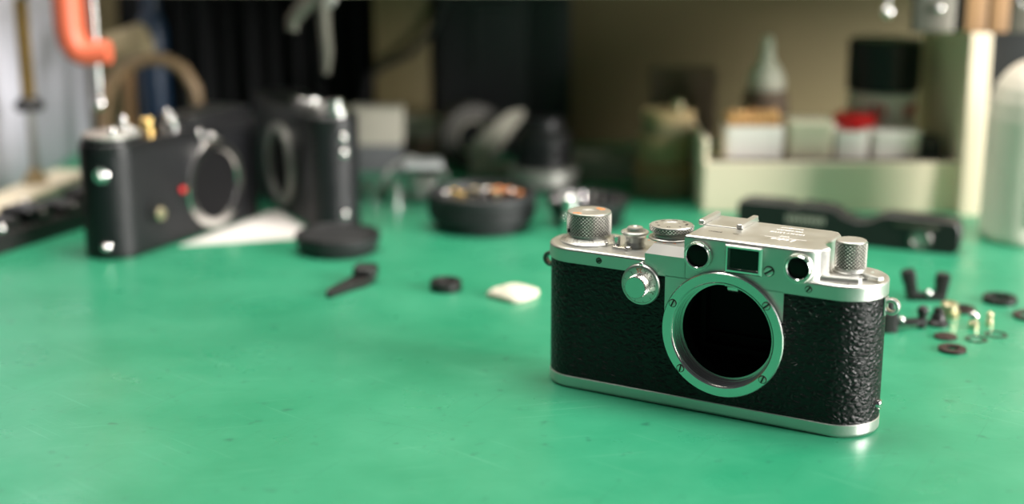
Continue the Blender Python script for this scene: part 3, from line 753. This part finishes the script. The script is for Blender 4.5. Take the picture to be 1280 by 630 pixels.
for (x, y, r, h, lab) in ((212.6, 624, 2.4, 7.0, 'stout pale brass pin standing beside the brass gear'), (221.2, 628, 1.7, 6.4, 'slim pale brass pin standing apart from the gear')):
    p = thing('brass_pin', lab, 'pin', (x, y, 0))
    MB().lathe([(0, 0), (r, 0), (r, 2.6), (r*.8, 3.2), (r*.6, 3.4), (r*.6, h-2), (0, h-2)], 20).build('shank', PALEBR, p)
    MB().sphere(r*.95, T(0, 0, h-1.2), 18, 8).build('head', STEEL if r > 2 else PALEBR, p)

# ------------------------------------------------------------------ black camera cover standing before the organiser
bc = thing('camera_cover', 'long black camera top cover with notched upper edge before the cream organiser', 'camera cover', (193, 791, 0), -0.40)
prof = [(-63, 0), (59, 0), (62, 3), (62.5, 13), (60, 17.5), (50, 18.5), (22, 18.8), (18.5, 17.6), (13, 14.6), (6, 13.6), (-2, 15.6), (-7, 19.2), (-14, 20.4), (-26, 20.8), (-30, 19.2), (-34, 20.6), (-58, 20.8), (-63, 19)]
mb = MB(); mb.prism(prof, [(-9, .6), (-8.4, 0), (8.4, 0), (9, .6)], RX(PI/2)); mb.build('cover_shell', BPLAS, bc)
mb = MB(); mb.prism(rrect(-36, -11, 9.4, 15.4, 1.2), [(9, 0), (9.3, 0)], RX(PI/2)); mb.build('worn_name_patch', BLEAT, bc)
mb = MB()
for k in range(9): mb.box(-34+k*2.5, -32.4+k*2.5, -9.5, -9.2, 10.6, 14.4)
part_label(mb.build('name_lettering', CARD, bc), 'worn grey lettering, too faint to read')
MB().box(26, 50, -9.6, -8.9, 13.4, 16.0, .4).build('accessory_strip', mat('dull_olive_grey', (.12, .12, .09), .6), bc)
mb = MB(); mb.ring(6.4, 3.8, 0, 1.0, 36, .3, FRONT(41, -8.9, 6.6)); mb.build('window_ring', DARKST, bc)
MB().cyl(3.8, 0, .5, 28, 0, FRONT(41, -8.9, 6.6)).build('window_pane', GREYST, bc)

# ------------------------------------------------------------------ cream organiser with its contents
og = thing('organiser_box', 'cream open-fronted organiser box with tall right side', 'organiser', (198, 868, 0))
MB().box(-78, 80, 0, 2.5, 0, 31.4, .6).build('front_panel', CREAM, og)
MB().box(-78, 80, 2.5, 98, 21, 23.5).build('tray_floor', CREAM, og)
MB().box(-78.5, -75.5, 2.5, 98, 0, 46, .6).build('side_panel', CREAM, og)
mb = MB(); mb.prism([(-10, 0), (98, 0), (98, 112), (-4, 112), (-6, 110)], [(0, .3), (.6, 0), (12, 0), (12.6, .3)], T(80, 0, 0) @ Matrix(((0, 0, 1, 0), (1, 0, 0, 0), (0, 1, 0, 0), (0, 0, 0, 1)))); mb.build('side_panel', CREAM, og)
part_label(MB().box(-75, 79.5, 2.8, 6.5, 28.5, 33, .4).build('tray_edge', BLACK, og), 'black inner edge strip')
TZ = 23.6
def lidded_tub(name, label, x0, x1, y0, y1, z1, m, lid=None, cat='tub'):
    t = thing(name, label, cat, ((x0+x1)/2, (y0+y1)/2, TZ)); a, b = (x1-x0)/2, (y1-y0)/2; h = z1-TZ
    ol = rrect(-a, a, -b, b, 3, 4)
    mb = MB(); mb.prism(ol, [(0, 1.2), (.6, .9), (h-2, 0), (h, 0), (h, 1.4), (3, 2.2)], None); mb.build('tub_body', m, t)
    if lid: mb = MB(); mb.prism(ol, [(h-1.6, -.8), (h+1.4, -.8), (h+2, 0)]); mb.build('lid', lid, t)
    return t
sw = lidded_tub('swab_tub', 'white tub packed with orange-tan swab sticks', 134, 171, 880, 902, 52, WHITEP, None)
proto = None
for i in range(11):
    for j in range(4):
        x = 137.5+i*3.0+random.uniform(-.5, .5); y = 884.5+j*4.2; hh = random.uniform(-3.5, 1)
        if proto is None:
            mb = MB(); mb.cyl(1.0, 0, 30, 8); mb.sphere(1.7, T(0, 0, 31), 10, 6, -1, 1, 1.5); proto = mb.build('swab_stick', COTTON); q = proto
        else: q = proto.copy(); C.objects.link(q)
        q.location = (x*S, y*S, (TZ+4.0+hh)*S)
        tag(q, 'orange-tan swab stick standing in the crowded white tub', 'swab', 'swab sticks in the white tub')
lidded_tub('cream_tub', 'cream lidded tub between the swab tub and white tub', 174, 202, 880, 904, 53, CREAMP, CREAMP)
lidded_tub('white_tub', 'plain white open tub against the cream lidded tub', 203, 224.5, 880, 902, 49, WHITEP)
lidded_tub('white_tub', 'bluish white lidded tub below the red cap', 227, 257, 880, 902, 47, WHITEP, WHITEP)
rc = thing('red_cap', 'bright red cap lying on the white tubs', 'cap', (222, 909, TZ))
MB().lathe([(0, 0), (3, 0), (3, 20), (12, 22), (13.6, 23), (13.6, 31), (12.6, 32.5), (0, 32.5)], 40).build('cap_body', REDP, rc)
MB().teeth(14.0, .5, 23, 30.5, 40, None, inner=13).build('ribbed_wall', REDP, rc)
rc.location.z = TZ*S
bb = thing('black_block', 'black sloping block beside the tall cream side panel', 'block', (267.5, 891, TZ))
mb = MB(); mb.prism([(-9, 0), (9.6, 0), (9.2, 4), (4.5, 8), (4, 19), (2.5, 21.5), (-9, 21.5)], [(-9, .4), (-8.5, 0), (8.5, 0), (9, .4)], RX(PI/2)); mb.build('block_body', BPLAS, bb)
MB().box(-5, 2, -9.6, -8.6, 8, 16, .4).build('label_recess', BLACK, bb)
nb = thing('nozzle_bottle', 'translucent bottle with a long pointed white nozzle', 'bottle', (168, 935, TZ))
MB().lathe([(0, 0), (14, 0), (15, 1), (15, 38), (13.5, 44), (8, 47)], 40).build('bottle_body', KRAFT, nb)
MB().lathe([(12.0, 44.5), (12.4, 46), (12.4, 51), (10.6, 56), (8.2, 60), (5.6, 63.5), (4.4, 68), (3.8, 74), (3.2, 78), (2.0, 79.5), (0, 79.6)], 36).build('nozzle', mat('pale_nozzle_plastic', (.56, .55, .45), .45), nb)
jb = thing('black_lidded_jar', 'wide jar with a black lid and red-marked white label', 'jar', (246, 938, TZ))
MB().lathe([(0, 0), (22, 0), (22.5, .8), (22.5, 42), (21, 43.5)], 48).build('jar_body', WHITEP, jb)
MB().lathe([(22.6, 44.0), (23.2, 44.6), (23.2, 76), (22, 77.5), (0, 77.5)], 56).build('lid', BLACK, jb)
MB().teeth(23.6, .5, 46, 75, 60, None, inner=22.8).build('lid_ribs', BLACK, jb)
mb = MB()
for a0 in (-118, -104, -62, -50, -42):
    for k in range(3):
        a = math.radians(a0+k*3); mb.box(22.45, 22.8, -.55, .55, 27+random.uniform(0, 4), 35+random.uniform(0, 3), 0, RZ(a))
part_label(mb.build('label_print', RED, jb), 'red print too blurred to read')

# white rounded jerry bottle at the right edge
wj = thing('plastic_bottle', 'large milky white bottle with rounded shoulders and moulded ribs', 'bottle', (306, 800, 0))
prof = []
mb = MB()
ol = rrect(-33, 33, -26, 26, 21, 8)
mb.prism(ol, [(0, 2.5), (1.5, .6), (4, 0), (70, 0), (80, 1.2), (88, 3.6), (94, 7.2), (98.5, 11.5), (101.5, 16), (102.5, 19)]); mb.build('bottle_body', MILKY, wj, angle=50)
for x in (-15, -2, 11): MB().box(x-1.4, x+1.4, -27.4, -25.5, 12, 78, .8).build('moulded_rib', MILKY, wj)
MB().lathe([(10, 98), (10, 108), (12.5, 108), (12.5, 122), (11.5, 123.5), (0, 123.5)], 36).build('screw_cap', WHITEP, wj)
tag(MB().box(293.5, 360, 905, 960, 0, 112, 2).build('black_case', BOXG, origin=(320, 930, 0)), 'tall black case standing behind the milky bottle', 'case')

# tools hanging from the shelf front at right
fy0, fy1 = 863, 871.8
def hung(name, label, cat, parts):
    t = thing(name, label, cat, (parts[0][0], fy1, 112))
    for (x, hw, z0, z1, m, pn, y0) in parts:
        MB().box(x-hw-parts[0][0], x+hw-parts[0][0], y0-fy1, 0, z0-112, z1-112, .7).build(pn, m, t)
    return t
hung('steel_plate_tool', 'grey steel plate tool hung on the shelf edge', 'tool', [(255, 12.2, 112.5, 165, GREYD, 'plate', fy0), (248, 1.6, 134, 160, STEEL, 'hang_pin', fy0-3)])
tag(MB().sphere(2.6, T(0, -9, 0), 18, 8).build('steel_stud', STEEL), 'round steel stud on the grey plate tool', 'stud').location = (257*S, 869.5*S, 127*S)
hung('black_rule', 'slim black bar hanging beside the grey steel plate', 'bar', [(270, 2.2, 112.5, 166, BLACK, 'bar', fy0+3), (270, 1.3, 150, 160, STEEL, 'hang_pin', fy0)])
hung('wooden_handle_tool', 'brown wooden tool handle next to the slim black bar', 'tool', [(280.2, 6.4, 112.5, 166, WOOD, 'handle', fy0), (274.2, .9, 114, 166, STEEL, 'blade', fy0+1)])
hung('wooden_handle_tool', 'brown wooden tool handle next to the grey edge plate', 'tool', [(294.5, 5.6, 112.3, 166, WOOD, 'handle', fy0), (288.3, 1.2, 112.3, 166, BLACK, 'blade', fy0+1)])
hung('steel_plate_tool', 'dark grey plate hanging at the far end of the tool row', 'tool', [(311, 10.2, 112.3, 166, GREYD, 'plate', fy0), (306, 1.8, 128, 131.6, STEEL, 'hang_pin', fy0-2)])
hk = thing('hook', 'hanging chrome ball hook left of the grey plate tool', 'hook', (227.5, 868, 124))
MB().sphere(4.0, None, 24, 12).build('ball', STEEL, hk)
MB().tube([(0, 0, 3), (0, 0, 12), (0, 1.5, 22), (0, 2.4, 30)], 1.3).build('stem', GREYST, hk)

# ------------------------------------------------------------------ tins and card behind
def tin(label, x, y, z0, z1, r, m, m2):
    t = thing('round_tin', label, 'tin', (x, y, z0)); h = z1-z0
    MB().lathe([(0, 0), (r-.6, 0), (r, .6), (r, h*.62), (0, h*.62)], 48).build('tin_body', m, t)
    MB().lathe([(0, h*.58), (r+.7, h*.58), (r+.9, h*.63), (r+.9, h-.8), (r+.2, h), (0, h)], 48).build('lid', m2, t)
    return t
tin('widest round tin with a brown lid, bottom of its stack', 102.5, 931, 0, 20, 20.6, BEIGE, WOOD)
tin('middle tan round tin on the widest tin', 101.5, 931, 20.05, 38.2, 17.6, TANW, TANW)
tin('topmost small round tin on the tan tin', 103.5, 931, 38.25, 55, 16.6, BEIGE, TANW)
tag(MB().cyl(4, 0, 7, 20, 1).build('brass_stopper', PALEBR), 'small brass stopper standing on the topmost round tin', 'stopper').location = (109*S, 925*S, 55.05*S)
kb = thing('brown_carton', 'tall dusty brown carton standing behind the round tins', 'carton', (121, 1000, 0))
MB().box(-22, 22, -12, 12, 0, 72, .8).build('carton_body', KRAFT, kb); MB().box(-22.4, 22.4, -12.4, 12.4, 66, 74, .8).build('lid', KRAFT, kb)
ct = thing('card_tray', 'low grey card tray beside the standing dark lens', 'tray', (67, 985, 0), -.12)
MB().box(-26, 26, -14, 14, 0, 1.5, .3).build('tray_floor', CARD, ct)
for a, b, c_, d in ((-26, 26, -14, -12.5), (-26, 26, 12.5, 14)): MB().box(a, b, c_, d, 1.4, 15, .3).build('tray_wall', CARD, ct)
MB().box(-26, -24.5, -12.5, 12.5, 1.4, 15, .3).build('tray_wall', CARD, ct); MB().box(24.5, 26, -12.5, 12.5, 1.4, 15, .3).build('tray_wall', CARD, ct)
tr = thing('tape_roll', 'dark grey tape roll standing on edge behind the lens barrel', 'tape roll', (-30, 1012, 0), .35)
MB().ring(24, 13, -9, 9, 56, .6, T(0, 0, 24) @ RX(PI/2)).build('tape', mat('dark_tape', (.055, .052, .045), .5), tr); MB().ring(13, 11.6, -9.2, 9.2, 48, .2, T(0, 0, 24) @ RX(PI/2)).build('core', CARD, tr)
wd = thing('card_wedge', 'pale card leaning beside the tape roll', 'card', (-6, 990, 0), .1)
MB().prism([(-24, 8), (-10, 8), (16, 42), (14, 46), (4, 44), (-24, 22)], [(-1, 0), (1, 0)], T(0, 0, 0) @ RX(PI/2-.12)).build('card_sheet', CARD, wd)
MB().prism([(-24, 0), (16, 0), (16, 8), (-24, 8)], [(-1, 0), (8, 0)], RX(PI/2)).build('foot_strip', CARD, wd)
wb = thing('card_box', 'pale box with a darker band beside the black camera end', 'box', (-97, 1006, 0))
MB().box(-18.5, 18.5, -10, 10, 0, 20, .5).build('box_base', mat('blue_grey_card', (.12, .125, .13), .6), wb)
MB().box(-19, 19, -10.5, 10.5, 20, 46, .6).build('lid', CARD, wb)
ls = thing('card_strip_box', 'long low cream carton behind the pale box', 'carton', (-66, 1045, 0))
MB().box(-22, 20, -8, 8, 0, 18, .5).build('box_base', KRAFT, ls); MB().box(-22.5, 20.5, -8.5, 8.5, 18, 33, .5).build('lid', CARD, ls)
# clear plastic case and small steel bits
cc = thing('clear_case', 'small clear plastic case holding steel bits', 'case', (-58, 905, 0), .15)
mb = MB()
ol = rrect(-12, 12, -9, 9, 1.5, 3)
mb.prism(ol, [(0, 0), (22, 0), (22, 1.2), (1.2, 1.2)], None, True, True); mb.build('case_wall', GLASS, cc)
MB().box(-12.4, 12.4, -9.4, 9.4, 22.1, 26, .5).build('lid', mat('frosted_plastic', (.8, .82, .82), .3, trans=.6), cc)
MB().box(-8, 8, -5, 5, 1.4, 16, 1).build('steel_bits', GREYST, cc)
for i, (x, y, r, h) in enumerate(((-91, 908, 4.4, 9), (-83, 915, 3.8, 8), (-76, 900, 4.8, 11), (-98, 920, 4, 8))):
    q = thing('steel_spacer', ('short steel spacer nearest the black camera end', 'steel spacer standing second from the clear case', 'tallest steel spacer close by the clear case', 'steel spacer standing behind the other spacers')[i], 'spacer', (x, y, 0))
    MB().lathe([(r*.5, 0), (r, 0), (r, h*.7), (r*.7, h*.75), (r*.7, h), (r*.5, h)], 24, None, True).build('sleeve', STEEL, q)
    MB().cyl(r*.45, 0, h+2, 16, .3).build('pin', DARKST, q)
tag(MB().tube([(-45, 960, 4), (-52, 955, 14), (-70, 950, 20), (-84, 946, 12), (-88, 944, 2)], 1.4, 10).build('wire_loop', GREYST), 'thin grey wire loop arching behind the steel spacers', 'wire')

# ------------------------------------------------------------------ back: curtain, cabinet, cable
mb = MB(); n = 120; vs = []; fs = []
for i in range(n+1):
    x = -300+206*i/n; y = 1085+5*math.sin(i*.62)+3*math.sin(i*.27+1)
    for z in (3, 133.6): vs.append((x, y, z))
for i in range(n+1):
    x = -300+206*i/n; y = 1087+5*math.sin(i*.62)+3*math.sin(i*.27+1)
    for z in (3, 133.6): vs.append((x, y, z))
k = 2*(n+1)
for i in range(n):
    fs.append([2*i, 2*i+2, 2*i+3, 2*i+1]); fs.append([k+2*i, k+2*i+1, k+2*i+3, k+2*i+2])
fs += [[0, 1, k+1, k], [2*n, k+2*n, k+2*n+1, 2*n+1]]
mb.add(vs, fs)
tag(mb.build('dust_curtain', CURT, origin=(-200, 1085, 129)), 'black cloth curtain hanging in folds under the shelf', 'curtain')
cb = thing('metal_cabinet', 'charcoal metal cabinet standing under the shelf against the wall', 'cabinet', (-6, 1088, 0))
MB().box(-52, 50, -22, 30, 0, 132, 1.5).build('cabinet_body', BOXG, cb)
MB().box(-49, 16, -23.5, -21.8, 8, 124, .8).build('door', BOXG, cb)
MB().box(21, 47, -23.5, -21.8, 8, 124, .8).build('door', BOXG, cb)
MB().box(-24, -20, -26, -23, 62, 112, .8).build('handle', BLACK, bpy.data.objects['door'])
tag(MB().tube([(-44, 1044, 129), (-48, 1044, 118), (-58, 1042, 96), (-74, 1040, 80), (-92, 1040, 72), (-104, 1042, 64), (-110, 1044, 40), (-110, 1046, 6), (-108, 1047, 2.3)], 2.6, 10).build('power_cable', BLACK), 'black cable drooping beside the charcoal cabinet', 'cable')

tag(MB().box(-102, -61, 1052, 1062, 0, 133, .8).build('wall_stand_in', OLIVE, origin=(-80, 1057, 0)), 'added olive board standing in for the wall between black curtain and charcoal cabinet', 'board')  # added board, set forward to catch light in place of the back wall
# ------------------------------------------------------------------ left: clamp, spindle, rail, strap, mallet, bottle
cl = thing('clamp', 'orange-red clamp with a steel rod fixed on the shelf edge', 'clamp', (-264, 860, 130))
mb = MB()
pth = [(-3, 0, 45), (-3, 0, 10), (-2.8, 0, -14), (-1.6, 0, -22), (1.5, 0, -27.5), (5, 0, -29.5), (9, 0, -29.8), (15, 0, -29.4), (20.5, 0, -29.2)]
mb.tube(pth, 8.2, 18, None, 1.0, 1.15, [8.8, 8.8, 8.8, 8.8, 8.6, 8.0, 7.6, 7.4, 7.2]); mb.build('clamp_frame', REDC, cl)
MB().cyl(2.7, -63, 50, 20, .4, T(11.5, 3, 0)).build('steel_rod', STEEL, cl)
MB().sphere(4.4, T(12, 1, -60.5), 20, 10).build('rod_end', STEEL, cl)
MB().box(-20, 22, 7.5, 11.6, 4, 14, .6).build('mounting_plate', GREYD, cl)
sp = thing('screw_spindle', 'tall brass screw spindle with a black collar standing on the cream rail', 'spindle', (-308, 899, 12.55))
MB().lathe([(0, 0), (8, 0), (8, 2), (5.5, 5), (4, 9), (0, 9)], 28).build('foot', TANW, sp)
MB().cyl(2.6, 8, 47, 18, 0).build('shank', GREYST, sp)
MB().lathe([(2, 46), (8, 47), (9.4, 49), (9.4, 51), (7.2, 53.5), (4, 56), (2, 56)], 28).build('collar', BLACK, sp)
prof = []
for k in range(34): prof += [(3.6, 55+k*2), (5.0, 56+k*2)]
MB().lathe([(0, 55)]+prof+[(0, 123)], 20).build('threaded_rod', mat('old_brass', (.40, .30, .12), .4, .8), sp)
MB().lathe([(0, 118), (5, 118), (6.4, 120), (6.4, 126), (4, 130), (2.4, 140), (0, 140)], 24).build('top_nut', STEEL, sp)
ra = thing('metal_rail', 'cream metal rail lying along the foot of the grey wall', 'rail', (-300, 880, 0), PI/2-.16)
MB().box(-75, 62, -7, 20, 0, 12.5, 1.6).build('rail_body', CREAM, ra)
for x in (-48, -20, 12, 40): MB().cyl(3.4, 0, 1.4, 18, .4, T(x, -7, 6.5) @ RX(PI/2)).build('bolt_head', STEEL, ra)
MB().sphere(4.2, T(-30, -6.6, 8.5), 18, 8).build('end_knob', STEEL, ra)
bk = thing('camera_baseplate', 'long black lumpy camera baseplate lying beside the cream rail', 'camera part', (-283, 795, 0), PI/2-.42)
mb = MB(); mb.prism(rrect(-66, 66, -14, 14, 6, 4), [(0, .5), (.6, 0), (10, 0), (11.5, 1.2)]); mb.build('plate', BPLAS, bk)
for x0, x1, h in ((-62, -44, 21), (-40, -12, 17.5), (-6, 14, 19.5), (22, 40, 17), (46, 62, 20)): MB().box(x0, x1, -12, 10, 11, h, 1.5).build('lug_block', BPLAS if x0 != -6 else BLACK, bk)
for x, z in ((-28, 14), (31, 14), (5, 15.5)): MB().sphere(2.6, T(x, -12.4, z), 16, 8).build('stud', STEEL if x < 0 else DARKST, bk)
sl = thing('leather_strap', 'tan leather strap loop arching up behind the gear-topped camera', 'strap', (-243, 952, 0), .05)
pts = [(-33, 0, 0), (-33.5, 0, 30), (-32.5, 0, 52), (-28, 0, 68), (-18, 0, 80), (-4, 0, 86), (10, 0, 86), (22, 0, 79), (29, 0, 66), (31, 0, 48), (31, 0, 24), (31, 0, 0)]
MB().tube(pts, 6.0, 14, None, .75, 1.0).build('strap_loop', TAN, sl)
MB().box(-38, 36, -5, 5, 0, 3, .6).build('strap_foot', TAN, sl)
ml = thing('small_mallet', 'beige felt-headed mallet standing upright before the black curtain', 'mallet', (-267, 985, 0))
MB().cyl(4, 0, 84, 18, .6).build('handle', WOOD, ml)
MB().cyl(12.5, -15, 15, 32, 2.0, T(1, 0, 91) @ RY(PI/2-.35)).build('head', BEIGE, ml)
MB().cyl(12, 0, 3, 28, .8).build('butt', WOOD, ml)
bl = thing('blue_bottle', 'dark blue bottle standing before the black curtain', 'bottle', (-258, 1022, 0))
MB().lathe([(0, 0), (10, 0), (10.5, 1), (10.5, 98), (8, 108), (5, 112)], 32).build('bottle_body', BLUE, bl); MB().cyl(6.2, 111, 126, 24, .8).build('cap', BLUE, bl)
# grey pliers-like holder hanging from the shelf
hg = thing('hanging_pliers', 'dull grey pliers hanging open from the shelf edge', 'pliers', (-116, 866, 130))
MB().tube([(5, 0, 32), (4, 0, 10), (2, 0, -2), (2.5, 0, -16), (3.5, 0, -30), (2.5, 0, -43)], 3.4, 12, None, 1.0, 1.2, [3, 4.4, 4.6, 4.0, 3.8, 2.6]).build('handle', GREYD, hg)
MB().tube([(4, 1, 10), (-2, 1, 2), (-10, 1, -3), (-17, 1, -11), (-17.5, 1, -17)], 3.6, 12, None, 1.0, 1.2, [4, 4.6, 4.2, 3.6, 3.0]).build('handle', GREYD, hg)
MB().cyl(5.6, -4.5, 4.5, 24, .8, T(4.5, 0, 2) @ RX(PI/2)).build('pivot', GREYST, hg)
MB().box(-2, 10, 2.5, 5.8, 6, 16, .6).build('hanging_tab', GREYD, hg)
